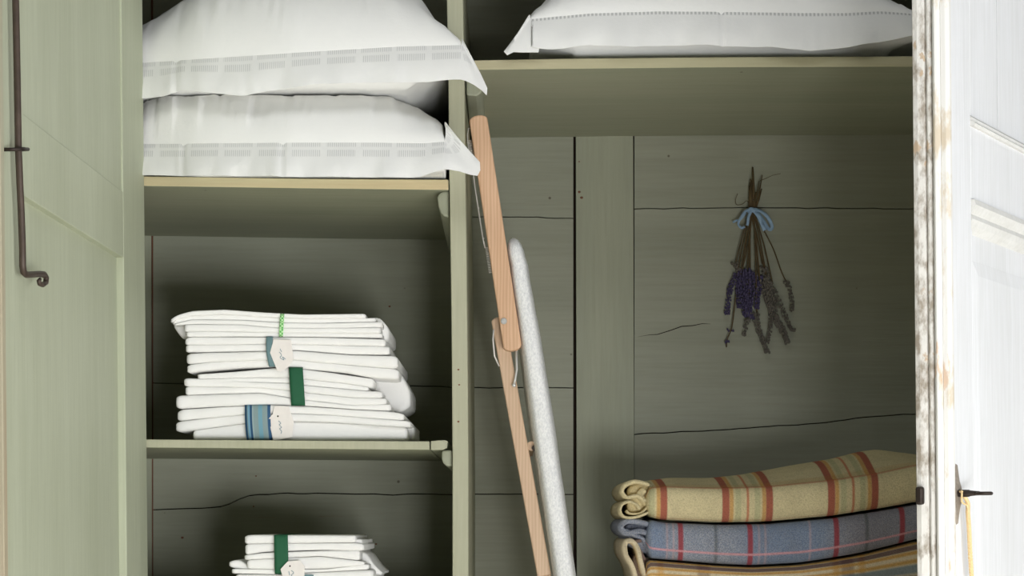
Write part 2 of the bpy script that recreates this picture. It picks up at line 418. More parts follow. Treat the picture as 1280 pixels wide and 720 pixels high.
# shelves
def shelf(poly, mat, y1=YB-.001, extra=None):
    b = MB(); b.px(poly, 0, y1)
    if extra: b.px(extra, 0.001, y1)
    o = b.build('shelf', mat, wd, bevel=.0012); return o
def edge_faces(o, idx):                 # the worn front edge of a board gets its own paint
    for p in o.data.polygons:
        if p.normal.y < -.9: p.material_index = idx
XLu = 80
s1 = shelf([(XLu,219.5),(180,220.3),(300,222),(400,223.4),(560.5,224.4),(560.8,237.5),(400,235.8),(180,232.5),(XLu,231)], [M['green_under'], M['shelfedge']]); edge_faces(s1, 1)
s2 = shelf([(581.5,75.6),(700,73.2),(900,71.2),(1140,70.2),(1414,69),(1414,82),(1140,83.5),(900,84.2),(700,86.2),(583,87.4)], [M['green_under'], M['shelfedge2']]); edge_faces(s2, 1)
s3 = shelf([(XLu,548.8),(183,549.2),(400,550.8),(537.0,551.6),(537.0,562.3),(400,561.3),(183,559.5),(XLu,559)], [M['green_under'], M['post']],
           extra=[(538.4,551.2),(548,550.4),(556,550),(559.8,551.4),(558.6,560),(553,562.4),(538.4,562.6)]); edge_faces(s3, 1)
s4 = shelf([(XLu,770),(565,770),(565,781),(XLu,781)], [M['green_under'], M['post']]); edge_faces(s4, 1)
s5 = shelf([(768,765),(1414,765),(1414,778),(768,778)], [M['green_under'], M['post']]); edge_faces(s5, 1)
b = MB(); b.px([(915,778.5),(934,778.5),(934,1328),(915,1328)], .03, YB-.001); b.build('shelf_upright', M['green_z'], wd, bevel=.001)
# rounded shelf battens on the divider
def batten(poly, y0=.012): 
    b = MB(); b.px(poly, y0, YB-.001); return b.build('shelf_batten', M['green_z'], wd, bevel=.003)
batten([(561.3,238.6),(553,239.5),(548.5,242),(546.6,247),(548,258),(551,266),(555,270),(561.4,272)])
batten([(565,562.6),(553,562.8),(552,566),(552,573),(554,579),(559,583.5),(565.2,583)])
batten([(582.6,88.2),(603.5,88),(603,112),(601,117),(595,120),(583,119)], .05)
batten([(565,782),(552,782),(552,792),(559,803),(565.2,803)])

# ---- left door (inner face), open at a right angle
def LD(s, z, t=0):                       # s from hinge toward the room, t into the door's thickness
    return Vector((L(-.5727-.0203*s - t, z), -s, z))
def lprism(mb, s0, s1, z0, z1, t0, t1, mi=0):
    a = [LD(s0,z0,t0),LD(s1,z0,t0),LD(s1,z1,t0),LD(s0,z1,t0)]; c = [LD(s0,z0,t1),LD(s1,z0,t1),LD(s1,z1,t1),LD(s0,z1,t1)]
    mb.add(a+c, [(0,1,2,3),(7,6,5,4),(0,4,5,1),(1,5,6,2),(2,6,7,3),(3,7,4,0)], mi=mi)
ld = MB(); zb, zt_ = .16, 2.04
lprism(ld, .002, .142, zb, zt_, 0, .03); lprism(ld, .655, .745, zb, zt_, 0, .03)
for a, c in ((zb, .30), (ZC+.395, ZC+.493), (1.92, zt_)): lprism(ld, .1425, .6545, a, c, .0004, .03)
ldo = ld.build('door', M['green_door'], wd, bevel=.0012); ldo['label'] = 'sage green inner face of the left door'
b = MB(); lprism(b, .14, .657, .29, ZC+.40, .011, .02); b.build('door_panel', M['green_door'], ldo)
b = MB(); lprism(b, .14, .657, ZC+.487, 1.93, .003, .02); b.build('door_panel', M['green_door'], ldo)
b = MB(); lprism(b, .7455, .760, zb, zt_, -.004, .03); b.build('edge_strip', paint('worn_door_edge_paint', (178,184,162), (170,140,112), 'z', 1.6, (150,104,78)), ldo, bevel=.001)
# iron bolt rod with curled end
def dpt(u, v, off=.010):
    s = ((u-640)*2.833+1298.3)/((u-640)-46.0); d = DC-s
    z = ZC+(655-v)*d/F; q = LD(s, z, -off); return q
b = MB()
b.tube([dpt(u,v) for u,v in ((11,-120),(11,-30),(12,60),(12.5,120),(13,186),(14.5,230),(16,270),(17,310),(17,332),(18,340),(22,343.5),(30,343),(38,342.5),(44,343),(47,347),(46.5,353),(42.5,356),(38.5,354.5),(37.5,351),(39,349))],
       [.0042]*9+[.004]*5+[.0036,.0034,.0032,.003,.0028,.0022], 10)
rod = b.build('bolt_rod', M['iron'], ldo, smooth=True)
b = MB()
b.tube([dpt(5.5,187,.000), dpt(6,186.5,.016), dpt(13,186,.017), dpt(19,186.5,.016), dpt(20,187.5,.0)], .0022, 8)
b.build('staple', M['iron_dark'], ldo, smooth=True)
for z in (.5, 1.93):
    b = MB(); b.tube([LD(-.003, z-.04, -.004), LD(-.003, z+.04, -.004)], .005, 10); b.build('hinge', M['iron'], ldo, smooth=True)

# ---- right door (outer face), half open
HX = .95
def RD(s, z, t=0):                       # outward normal is -t
    return Vector((L(HX-.558*s-.83*t, z), -.83*s+.558*t, z))
def rprism(mb, s0, s1, z0, z1, t0, t1, mi=0):
    a = [RD(s0,z0,t0),RD(s1,z0,t0),RD(s1,z1,t0),RD(s0,z1,t0)]; c = [RD(s0,z0,t1),RD(s1,z0,t1),RD(s1,z1,t1),RD(s0,z1,t1)]
    mb.add(a+c, [(0,1,2,3),(7,6,5,4),(0,4,5,1),(1,5,6,2),(2,6,7,3),(3,7,4,0)], mi=mi)
def rprofile(mb, prof, z0, z1, mi=0):    # closed cross-section in (s,t), run up the door
    zs = [z0+(z1-z0)*i/24 for i in range(25)]
    mb.grid([[RD(s, z, t) for s, t in prof] for z in zs], closed=True, cap=True, mi=mi)
rd = MB()
rprism(rd, .012, .100, zb, zt_, 0, .034); rprism(rd, .668, .748, zb, zt_, 0, .044)
for a, c in ((zb, .32), (ZC+.407, ZC+.505), (1.90, zt_)): rprism(rd, .1005, .6675, a, c, .0004, .034)
rdo = rd.build('door', M['white'], wd, bevel=.001); rdo['label'] = 'white painted outer face of the right door'
def edge_profile(pts, name, mat):
    b = MB(); rprofile(b, [(p+.0101, q*.9) for p, q in pts], zb, zt_); return b.build(name, mat, rdo, smooth=False, bevel=.0008)
edge_profile([(.7381,.002),(.7385,-.004),(.742,-.0075),(.748,-.0075),(.752,-.003),(.753,.0035),(.7381,.0035)], 'edge_bead', M['bead'])
edge_profile([(.7381,.0036),(.754,.0036),(.7585,.0055),(.7605,.009),(.7585,.0125),(.753,.0145),(.7381,.0145)], 'edge_bead', M['bead'])
edge_profile([(.7381,.0146),(.750,.0146),(.7545,.0165),(.7555,.020),(.7545,.0225),(.751,.0245),(.7381,.0245)], 'edge_bead', M['dirty'])
edge_profile([(.7381,.0246),(.7485,.0246),(.7525,.0265),(.7535,.036),(.7515,.0435),(.7381,.0435)], 'edge_bead', M['dirty'])
# panels and their mouldings
def rpanel(z0, z1, split=None):
    b = MB()
    if split: rprism(b, .095, split-.0012, z0, z1, .009, .022); rprism(b, split+.0012, .672, z0, z1, .009, .022)
    else:
        rprism(b, .095, .672, z0, z1, .010, .022)
        # raised field
        f0, f1 = .14, .640
        vs = [RD(f0,z0+.05,.0095),RD(f1,z0+.05,.0095),RD(f1,z1-.075,.0095),RD(f0,z1-.075,.0095),
              RD(f0+.018,z0+.068,.0075),RD(f1-.018,z0+.068,.0075),RD(f1-.018,z1-.093,.0075),RD(f0+.018,z1-.093,.0075)]
        b.add(vs, [(0,1,5,4),(1,2,6,5),(2,3,7,6),(3,0,4,7),(4,5,6,7)])
    return b.build('door_panel', M['white'], rdo)
rpanel(.31, ZC+.41); rpanel(ZC+.50, 1.91, .540)
def mould(z, up, wdt):                    # stepped moulding along a rail, shelving down to the panel
    pr = [(0,.0),(0,-.004),(.18,-.006),(.32,-.003),(.45,.001),(.6,-.001),(.78,.002),(.92,.006),(1,.0095),(1,.012),(0,.012)]
    b = MB(); rows = []
    for s in (.1005, .25, .4, .55, .6675): rows.append([RD(s, z+up*f*wdt, t) for f, t in pr])
    b.grid(rows, closed=True, cap=True); return b.build('panel_moulding', M['mould'], rdo)
mould(ZC+.500, 1, .019); mould(ZC+.408, -1, .040); mould(.318, 1, .03); mould(1.902, -1, .03)
b = MB()
for a, c in ((.34, ZC+.372), (ZC+.515, 1.88)):
    for p0, p1 in ((.660, .6678), (.1003, .108)):
        b = MB(); rprism(b, p0, p1, a, c, .001, .014); b.build('panel_moulding', M['white'], rdo, bevel=.003)
# escutcheon, key, cord, bolt
SK = .733; ZK = ZC+.036
b = MB()
def fc(ds, dz, t): return RD(SK+ds, ZK+dz, t)
ring = [(a*1.1, c) for a, c in [(0,.038),(.007,.018),(.013,.010),(.0165,0),(.013,-.010),(.007,-.018),(0,-.037),(-.007,-.018),(-.013,-.010),(-.0165,0),(-.013,.010),(-.007,.018)]]
n = len(ring)
b.add([fc(a,c,-.0002) for a,c in ring]+[fc(a*.9,c*.95,-.0028) for a,c in ring]+[fc(0,0,-.0038)],
      [(i,(i+1)%n,n+(i+1)%n,n+i) for i in range(n)]+[(n+i,n+(i+1)%n,2*n) for i in range(n)])
b.build('escutcheon', M['iron_pit'], rdo)
b = MB(); rprism(b, .7636, .773, ZC+.0345-.011, ZC+.0345+.011, .027, .037); b.build('lock_bolt', M['iron_dark'], rdo, bevel=.003)
b = MB(); b.add([RD(.666, ZK+z, -.0006) for z in (.06,.068,.078)]+[RD(.660, ZK+z, -.0006) for z in (.075,.066,.058)], [(0,1,2,3,4,5)])
kpos = fc(0,0,0)
key = empty('key', fc(.0,.001,-.003), 'dark iron key standing in the keyhole of the white right door', 'key')
b = MB(); b.tube([fc(0,.0015,-t) for t in (-.012,.0042,.012,.017,.0185,.026,.030)], [.0035,.0045,.0046,.0044,.0036,.0028,.0026], 12)
b.build('shaft', M['iron_dark'], key, smooth=True)
b = MB(); cc = fc(0,.0012,-.036)
nrm = (RD(0,0,-1)-RD(0,0,0)).normalized(); sd = (RD(1,0,0)-RD(0,0,0)).normalized()
b.tube([cc+nrm*(.0085*math.cos(a))+sd*(.0075*math.sin(a)) for a in [2*math.pi*i/28 for i in range(29)]], .0022, 8)
b.build('bow', M['iron_dark'], key, smooth=True)
# twisted cord looped over the key
b = MB(); path = [fc(.006,-.0075,-.009), fc(.0065,-.001,-.0095), fc(.005,.0065,-.010), fc(0,.0085,-.010), fc(-.001,.004,-.0125)]
down = [(u-3, v) for u, v in [(1200.2,628),(1200.5,640),(1201.3,652),(1202,665),(1202.5,680),(1203.3,700),(1204.5,720),(1205.5,745),(1206,770),(1206,800)]]
def rface(u, v, off):
    s = (2153.65-2.833*(u-640))/(1265-.83*(u-640)); d = DC-.83*s; return RD(s, ZC+(655-v)*d/F, -off)
cl = [fc(.004,.004,-.0085)] + [rface(u, v, .009) for u, v in down]
def resample(pts, n):
    out = []
    for i in range(n):
        q = i/(n-1)*(len(pts)-1); k = min(int(q), len(pts)-2); f = q-k
        p0 = pts[max(k-1,0)]; p1 = pts[k]; p2 = pts[k+1]; p3 = pts[min(k+2, len(pts)-1)]
        out.append(.5*((2*p1)+(p2-p0)*f+(2*p0-5*p1+4*p2-p3)*f*f+(3*p1-p0-3*p2+p3)*f*f*f))
    return out
cs = resample(cl, 260)
for ph in (0, 2.1, 4.2):
    b.tube([p + Vector((math.cos(ph+i*.42), math.sin(ph+i*.42), 0))*.0016 for i, p in enumerate(cs)], .0014, 6)
b.tube(resample([fc(.004,.004,-.0085), fc(.006,.001,-.010), fc(.0055,-.009,-.010), rface(1196,632,.0095), rface(1196.8,640,.010)], 40), .0013, 6)
b.ball(rface(1203,803,.009), .005, 1,1,1.3, 8, 6)
tag(b.build('twisted_string', M['cord'], None, smooth=True), 'straw coloured twisted string hanging from the key on the right door', 'string')
for z in (.5, 1.75):
    b = MB(); b.tube([RD(.004, z-.04, -.005), RD(.004, z+.04, -.005)], .005, 10); b.build('hinge', M['iron'], rdo, smooth=True)

# ---------------------------------------------------------------- pillows
def nz(x, y, z): return noise.noise(Vector((x, y, z)))
def pillow(name, label, mat, uL, uR, seam, top, flange, y0c, y1, zrest, zcap, XRb, XLb, fanR=None, fanL=None, seed=0, puff=2.4, creases=(), under=None):
    K = 26; NC = int((uR-uL)/3.2)
    ts = [-math.cos(math.pi*i/K) for i in range(K+1)]         # -1 front .. 1 back
    def g(t, q=puff): return max(0, 1-abs(t)**q)**.5
    y0 = y0c[-1][1]
    cols = []; uvs = []; info = []
    for i in range(NC+1):
        u = uL+(uR-uL)*i/NC; y0 = sinterp(y0c, u, 20); X = X_(u, y0); yc, yh = (y0+y1)/2, (y1-y0)/2
        zs = Z_(sinterp(seam, u), y0); vt_ = interp(top, u)
        # top fullness that gives the silhouette height
        lo, hi = 0.0, .5
        for _ in range(30):
            a = (lo+hi)/2
            vm = min(655-F*(min(zs+a*g(t), zcap)-ZC)/(yc+yh*t+DC) for t in ts)
            if vm < vt_: hi = a
            else: lo = a
        a = lo
        loop = []; uvl = []
        se = (i/NC)
        for j, t in enumerate(ts):                            # over the top, front to back
            y = yc+yh*t; z = zs+a*g(t); z = min(z, zcap)
            kf = math.exp(-((t+1)/.35)); am = min(1, a/.03)*min(1, (1-abs(t))*12)
            th = math.acos(max(-1, min(1, t)))/math.pi          # 1 at the front seam
            d = .0030*nz(X*13+seed, th*6+X*3, seed) + .0016*nz(X*34-th*9+seed, th*7, seed+4)
            q1 = nz(X*30+th*5*math.sin(X*9)+seed, th*2.2, seed+9); d += .0050*max(0, q1)*(.25+1.1*th**3)
            q2 = nz(X*17-th*6+seed, th*3.0+seed, 1.3); d -= .0045*max(0, .12-abs(q2))/.12*(.4+.6*th)
            for cx in creases: d -= .0022*math.exp(-((X-cx)/.0035)**2)*(.3+.7*th)
            d *= am*(1 if z < zcap-.0005 else .25)
            wf = th**3 if t < 0 else .0
            z += d*(1-wf*.6); y -= d*wf
            loop.append((X, y, z)); uvl.append((X, -1))
        for j in range(K-1, 0, -1):
            t = ts[j]; y = yc+yh*t; z = max(zrest+.0006, Z_(interp(under, u), y0+.05) if under else 0, zs-.11*g(t)*min(1, a/.02)); z = min(z, zs-.0006)
            loop.append((X, y, z)); uvl.append((X, -1))
        # squeeze between carcass walls behind the front edge
        out = []
        for (x, y, z) in loop:
            k = min(1, max(0, (y-y0)/max(.001, -.012-y0))) if y0 < -.02 else 0
            k = k*k*(3-2*k)
            x0, x1 = X_(uL, y0), X_(uR, y0)
            nx1 = x1+(XRb-x1)*k if XRb is not None else x1
            xm = x0+(x1-x0)*.6
            if x > xm: x = xm+(x-xm)/(x1-xm)*(nx1-xm)
            out.append(Vector((x, y, z)))
        cols.append(out); uvs.append(uvl); info.append((u, out[0].copy()))
    b = MB(); b.grid(cols, uvs, closed=True, cap=True)
    # flange
    RWS = 9; rows = []; ruv = []
    def strip(pin, pout, Uc):
        r = []; q = []
        for k in range(RWS+1):
            f = k/RWS; p = pin.lerp(pout, f)
            p.y -= .010*math.sin(math.pi*f*.6)+ (.0050*nz(Uc*24+seed, f*1.2, 3.3)+.0022*nz(Uc*60+seed, f*1.5, 1.3))*f - sum(.003*math.exp(-((Uc-cx)/.003)**2) for cx in creases)
            r.append(p); q.append((Uc, f))
        rows.append(r); ruv.append(q)
    if fanL:
        for (pi_, po_) in fanL: strip(P(*pi_), P(*po_), X_(pi_[0]) - .0001)
    for u, p in info:
        v = sinterp(flange, u, 5); y0 = sinterp(y0c, u, 20)
        q = P(u, v, y0-.014 - .004*nz(u*.03, seed, 1))
        strip(p+Vector((0, .001, 0)), q, p.x)
    if fanR:
        for (pi_, po_) in fanR: strip(P(*pi_), P(*po_), X_(po_[0]))
    b.grid(rows, ruv)
    # thickness of the doubled flange
    rows2 = [[p+Vector((0, .0016, 0)) for p in r] for r in rows]
    b.grid(rows2)
    b.grid([[r[-1] for r in rows], [r[-1] for r in rows2]])
    o = b.build(name, mat, None, smooth=True); tag(o, label, 'pillow', 'white pillows on the upper shelves')
    return o
zsh1 = Z_(222, 0)+.001
z1 = Z_(119.3, .0)
pillow('pillow', 'white pillow lying directly on the upper left shelf under the taller pillow', M['pillow_double'],
    120, 556, [(120,181),(180,179),(260,178),(360,177),(470,177),(530,178),(556,176)],
    [(120,150),(150,136),(180,126),(205,121),(260,119),(450,119),(487,122),(520,134),(545,148),(553,156),(556,172)],
    [(120,221),(180,220.5),(215,221),(330,221.5),(345,221.5),(352,222.5),(440,222.5),(500,223),(525,222.5),(545,216),(556,212.5)],
    [(120,.03),(185,.012),(250,-.03),(360,-.062),(600,-.062)], .47, zsh1, z1, -.106, None,
    fanR=[((556,178,-.062),(562,213.5,-.066)),((556,176,-.061),(575,216,-.066)),((556.5,172,-.060),(588,220,-.064)),((557,169,-.058),(597,221,-.062)),
          ((557,166,-.056),(600.5,214,-.060)),((557,163,-.054),(600,204,-.057)),((557,160,-.052),(588,191,-.053)),((556,157,-.05),(572,173,-.050)),((555.5,154,-.048),(557.5,154.5,-.048))], seed=3.1, creases=(X_(353,-.06), X_(232,0)))
zr2 = z1+.003
pillow('pillow', 'tall white pillow on top of another pillow at upper left', M['pillow_double'],
    110, 576, [(110,78),(180,77),(215,75),(270,71),(347,66),(497,57),(576,55)],
    [(110,60),(150,40),(180,21),(215,0),(240,-16),(300,-34),(430,-34),(500,-22),(540,-1),(560,22),(572,42),(576,50)],
    [(110,126),(180,124.5),(207,122),(227,113),(250,116),(280,119.5),(306,121.5),(333,115.5),(400,107),(470,105),(535,104),(560,101),(576,101)],
    [(110,.03),(185,.012),(250,-.03),(360,-.062),(600,-.062)], .47, zr2, 3, -.106, None,
    fanR=[((576,57,-.062),(583,103,-.068)),((576.3,56,-.061),(592,107.5,-.068)),((576.5,55,-.06),(602,114.5,-.066)),((576.7,54,-.058),(608.6,121,-.064)),
          ((577,53,-.056),(609.3,112,-.062)),((577,52,-.054),(601,94,-.058)),((577,50,-.052),(590,73,-.054)),((576.5,48,-.05),(579,52,-.05))], seed=11.7, puff=2.6, creases=(X_(222,0),), under=[(110,140),(480,140),(500,123),(515,117),(530,108),(545,101),(560,92),(576,80)])
zsh2 = Z_(73, 0)+.0008
pillow('pillow', 'white pillow with dotted hem lying alone on the upper right shelf', M['pillow_single'],
    664, 1172, [(664,23),(690,20),(740,15.5),(820,13),(900,13.5),(1000,15),(1060,15),(1100,13),(1138,16),(1172,22)],
    [(664,19),(674,10),(686,-2),(700,-14),(740,-28),(850,-40),(980,-38),(1060,-26),(1117,-2),(1138,11),(1160,18),(1172,21)],
    [(664,59),(672,62),(692,63),(705,62),(735,58),(770,60),(795,61),(850,58.5),(885,58),(905,60),(960,60),(1010,66),(1060,61),(1100,54.5),(1138,47),(1172,40)],
    [(600,.004),(1200,.004)], .44, zsh2, 3, None, None,
    fanL=[((663,19,.010),(660,22,.010)),((663,20,.009),(650,38,.003)),((663,21,.008),(641,52,-.004)),((663,22,.006),(630,66,-.009)),
          ((663.4,22.5,.005),(634,70.5,-.010)),((663.6,23,.005),(642,66.5,-.010)),((663.8,23,.004),(650,67,-.010)),((664,23,.004),(673,67,-.010)),((664,23,.004),(674,61.5,-.010))],
    fanR=[((1172,22,.004),(1185,50,-.004)),((1173,20,.008),(1200,44,.002)),((1174,18,.012),(1190,30,.006))], seed=23.4, creases=(X_(902),), under=[(664,58),(678,62),(695,66),(715,70),(730,90),(1100,90),(1120,66),(1172,50)])

# ---------------------------------------------------------------- folded linen
def layer(b, uL, uR, top, bot, y0, y1, seed=0, amp=.0012, er=5.0):
    NC = max(10, int((uR-uL)/3.0)); rows = []
    us = []
    for k in range(7): us.append(uL + er*(1-math.cos(math.pi/2*k/6)))
    m = int((uR-uL-2*er)/3.2)
    for k in range(1, m): us.append(uL+er+(uR-uL-2*er)*k/m)
    for k in range(6,-1,-1): us.append(uR - er*(1-math.cos(math.pi/2*k/6)))
    for u in us:
        e = min(u-uL, uR-u)/er; e = 1.0 if e >= 1 else math.sqrt(max(0, 1-(1-e)**2))
        X = X_(u, y0); a = Z_(sinterp(top, u, 5), y0); c = Z_(sinterp(bot, u, 5), y0)
        n1 = nz(X*14+seed, seed*1.7, .3)*amp*1.4; n2 = nz(X*45+seed, seed, 2.2)*amp*.7
        zc = (a+c)/2; h = max(.0006, (a-c)/2*(.55+.45*e)); r = min(h, .009)
        yf = y0 + (1-e)*.006 + n1*2.2 + n2; yb = y1 - (1-e)*.01
        loop = []
        for k in range(9):                                     # front roll, bottom to top
            q = -math.pi/2+math.pi*k/8
            sy = abs(math.cos(q))**.5; sz = math.copysign(abs(math.sin(q))**.72, math.sin(q))
            loop.append(Vector((X, yf + r - r*sy, zc+h*sz)))
        for f in (.2,.45,.75): loop.append(Vector((X, yf+r+(yb-r-yf-r)*f, zc+h*1.0)))
        for k in range(5):
            q = math.pi/2-math.pi*k/4; loop.append(Vector((X, yb-r+r*math.cos(q), zc+h*math.sin(q))))
        for f in (.75,.45,.2): loop.append(Vector((X, yf+r+(yb-r-yf-r)*f, zc-h)))
        rows.append([p+Vector((0, 0, n1*.5 if amp > 0 else 0)) if (8 > i > 0) else p for i, p in enumerate(loop)])
    b.grid(rows, closed=True, cap=True)
def thinlayers(b, uL, uR, top, bot, n, y0, y1, seed, amp=.0008):
    for k in range(n):
        f0, f1 = k/n, (k+1)/n
        keys = sorted(set([p[0] for p in top]+[p[0] for p in bot]))
        tp = [(u, interp(top,u)+(interp(bot,u)-interp(top,u))*f0) for u in keys]
        bt = [(u, interp(top,u)+(interp(bot,u)-interp(top,u))*f1) for u in keys]
        layer(b, uL+random.uniform(-2,2), uR+random.uniform(-3,3), tp, bt, y0+random.uniform(-.0015,.0015), y1, seed+k*3.3, amp)
def band(name, mat, parent, u0, u1, vt0, vb0, y, skew=0, ytop=.30, bulge=None):
    """a ribbon around the bundle: front face, over the top and under"""
    b = MB(); rows = []; uvs = []
    N = 14
    for k in range(N+1):
        f = k/N; v = vt0+(vb0-vt0)*f; s = skew*f
        yy = y - .0045*math.sin(math.pi*f)**.5 - .0006
        bend = (bulge or 0)*math.sin(math.pi*f)
        rows.append([P(u0+(u1-u0)*g_+s+bend, v, yy) for g_ in (0,.25,.5,.75,1)]); uvs.append([(g_, f) for g_ in (0,.25,.5,.75,1)])
    # returns over the top, going back
    r0 = [p+Vector((0, .05, .0006)) for p in rows[0]]; r00 = [p+Vector((0, .25, .0006)) for p in rows[0]]
    rows = [r00, r0]+rows; uvs = [uvs[0], uvs[0]]+uvs
    b.grid(rows, uvs)
    return b.build(name, mat, parent, smooth=True, solid=.0005)
def card_tag(parent, poly, y, hole, scribbles, lean=0):
    b = MB(); b.prism([P(u, v, y-.0022+lean*(v-poly[0][1])*.00008) for u, v in poly], (0, .0008, 0))
    t = b.build('gift_tag', M['tagcard'], parent, bevel=.0003)
    if hole:
        b = MB(); p = P(hole[0], hole[1], y-.0024); b.ball(p, .0014, 1, .25, 1, 8, 5); b.build('eyelet', M['iron_dark'], t)
    b = MB()
    for sc_ in scribbles:
        b.tube(resample([P(u, v, y-.0026) for u, v in sc_], 24), .00045, 5)
    if scribbles: b.build('handwriting', M['ink'], t)
    return t
def bundle(label, group='tied bundles of white linen in the tall pile'):
    b = MB(); return b
YP = .03
def finish(b, label, group, mat=None):
    o = b.build('folded_sheet', mat or M['linen'], None, smooth=True); tag(o, label, 'linen', group); return o
G1 = 'folded white sheets on the middle shelf'
# bundle at the top of the pile
b = MB()
tA = [(213,399),(222,393.5),(240,388.5),(280,386.8),(330,390.5),(380,393),(457,392),(480,394)]
lA1 = [(213,404),(222,399),(240,394.5),(280,392.5),(330,396),(380,398),(480,397.5)]
lA2 = [(213,406),(240,399.5),(300,400),(350,403),(400,404),(480,402)]
lA3 = [(214,407),(240,405),(300,405.5),(350,410),(400,410),(480,409)]
lA4 = [(228,421),(300,420.5),(400,421),(480,422)]
layer(b, 213, 457, tA, lA1, YP, .30, 1.0, .0006)
layer(b, 215, 470, lA1, lA2, YP+.003, .30, 2.0, .0006)
layer(b, 217, 478, lA2, lA3, YP, .30, 3.0, .0006)
mid = [(u, (interp(lA3,u)+interp(lA4,u))/2+1) for u in (213,260,330,400,480)]
layer(b, 229.5, 476, lA3, mid, YP-.001, .30, 4.0, .0008); layer(b, 232, 478, mid, lA4, YP+.001, .30, 4.6, .0008)
layer(b, 217, 250, [(217,403),(250,400)], [(217,408),(222,418),(229,424.5),(250,424)], YP+.028, .22, 5, .0008, 10)
layer(b, 440, 486, [(440,398),(474,396),(486,408)], [(440,420),(486,428)], YP+.04, .26, 5, .0012, 12)
A = finish(b, 'folded white sheet tied with a narrow green gingham ribbon, topmost in the tall pile', G1)
band('ribbon', M['gingham'], A, 350.4, 355.4, 392.3, 421, YP, -1.8)
# second
b = MB()
tB = [(230,424),(236,421),(300,421),(400,421.5),(487,424)]
mB = [(230,431),(270,431),(330,430),(400,431),(487,433)]
bB = [(230,440),(260,440),(330,438.5),(370,437.5),(440,443),(487,443)]
layer(b, 231, 482, tB, mB, YP, .30, 7, .0008); layer(b, 231.5, 487, mB, bB, YP+.001, .30, 8, .0008)
tC = [(232,442),(260,440.5),(330,439),(370,438),(440,443.5),(498,444.5)]
bC = [(232,467),(250,464),(300,459.5),(345,458),(380,461),(430,465.5),(470,473),(498,475)]
mC = [(u, interp(tC,u)*.45+interp(bC,u)*.55) for u in (232,260,330,370,440,498)]
layer(b, 232.5, 497, tC, mC, YP-.002, .31, 9, .0016, 9); layer(b, 233.5, 498.5, mC, bC, YP-.001, .31, 9.6, .0016, 9)
layer(b, 466, 513, [(466,466),(495,462),(506,472),(513,486)], [(466,505),(500,516),(513,512)], YP+.075, .28, 10, .004, 16)
B = finish(b, 'folded white sheet with thin slate blue ribbon and tag, second in the tall pile', G1)
band('ribbon', M['slate_ribbon'], B, 332.8, 341.0, 421, 458.5, YP-.003, 3.5, bulge=-1.5)
card_tag(B, [(342,424),(337.5,441),(346.5,463.5),(352,464.5),(361,458.5),(367,449),(364,425)], YP-.007, None,
         [[(349,440),(352,444),(350,447),(355,450),(353,446),(357,449)], [(350,436),(352,440)]])
# third
b = MB()
t3 = [(246,468),(300,464),(345,459.5),(361,459),(381,461.5),(415,465.8),(467,473.5)]
l3a = [(240,474),(318,472),(361,472),(381,474),(430,479),(467,485)]
l3b = [(236,479),(318,477.5),(361,479),(381,481.5),(457,488.5),(470,489)]
l3c = [(229,494),(283,492),(325,491),(361,497),(381,500),(443,507),(488,505)]
l3d = [(219,511),(275,508),(340,505.5),(381,507),(443,511.5),(488,513.5)]
layer(b, 246.5, 467, t3, l3a, YP, .30, 12, .0006); layer(b, 243, 460.5, l3a, l3b, YP+.001, .30, 13, .0006)
t3c = [(229,472)]+l3b[1:]+[(488,491)]
m3 = [(u, interp(t3c,u)*.5+interp(l3c,u)*.5) for u in (229,283,325,361,381,443,488)]
layer(b, 229.5, 478, t3c, m3, YP-.001, .30, 14, .0014, 8); layer(b, 231, 483.5, m3, l3c, YP, .30, 14.5, .0008)
layer(b, 219.5, 488.5, l3c, l3d, YP-.002, .31, 15, .0014, 7)
Cc = finish(b, 'folded white sheet tied with a wide dark green ribbon, third down in the tall pile', G1)
band('ribbon', M['green_ribbon'], Cc, 361, 378.5, 459.5, 507, YP-.003, 3.0)
# fourth
b = MB()
t4 = [(219,514),(225,512),(275,508.5),(340,506),(381,507.8),(443,512),(485,514),(514,518)]
l4 = [(219,540),(225,540.5),(244,537.5),(307,529),(370,526.5),(415,528),(514,534.5)]
l4b = [(238,549.6),(290,550),(340,550.8),(430,551),(510,551)]
m4 = [(u, interp(t4,u)*.5+interp(l4,u)*.5) for u in (219,244,307,370,415,514)]
layer(b, 221, 505, t4, m4, YP-.002, .31, 17, .0014, 10); layer(b, 219.5, 513.5, m4, l4, YP-.002, .31, 17.6, .0014, 9)
layer(b, 241, 509, l4, l4b, YP, .31, 18, .0012)
layer(b, 490, 518, [(490,528),(518,533)], [(490,549.5),(518,549.5)], YP+.05, .25, 18, .0008)
D = finish(b, 'folded white sheet with broad blue striped ribbon and tag, lowest in the tall pile', G1)
band('ribbon', M['bluestripe'], D, 306, 338, 506.5, 550.5, YP-.003, 2.5, bulge=-.8)
card_tag(D, [(343,507.5),(340.5,518),(335.5,523.5),(341.5,550.3),(350,549.5),(365.5,546),(367,527),(361,508)], YP-.006, (347.3,520.3),
         [[(348,526),(351,529),(349,531),(352,534),(349.5,536),(352,539),(351,542)]])

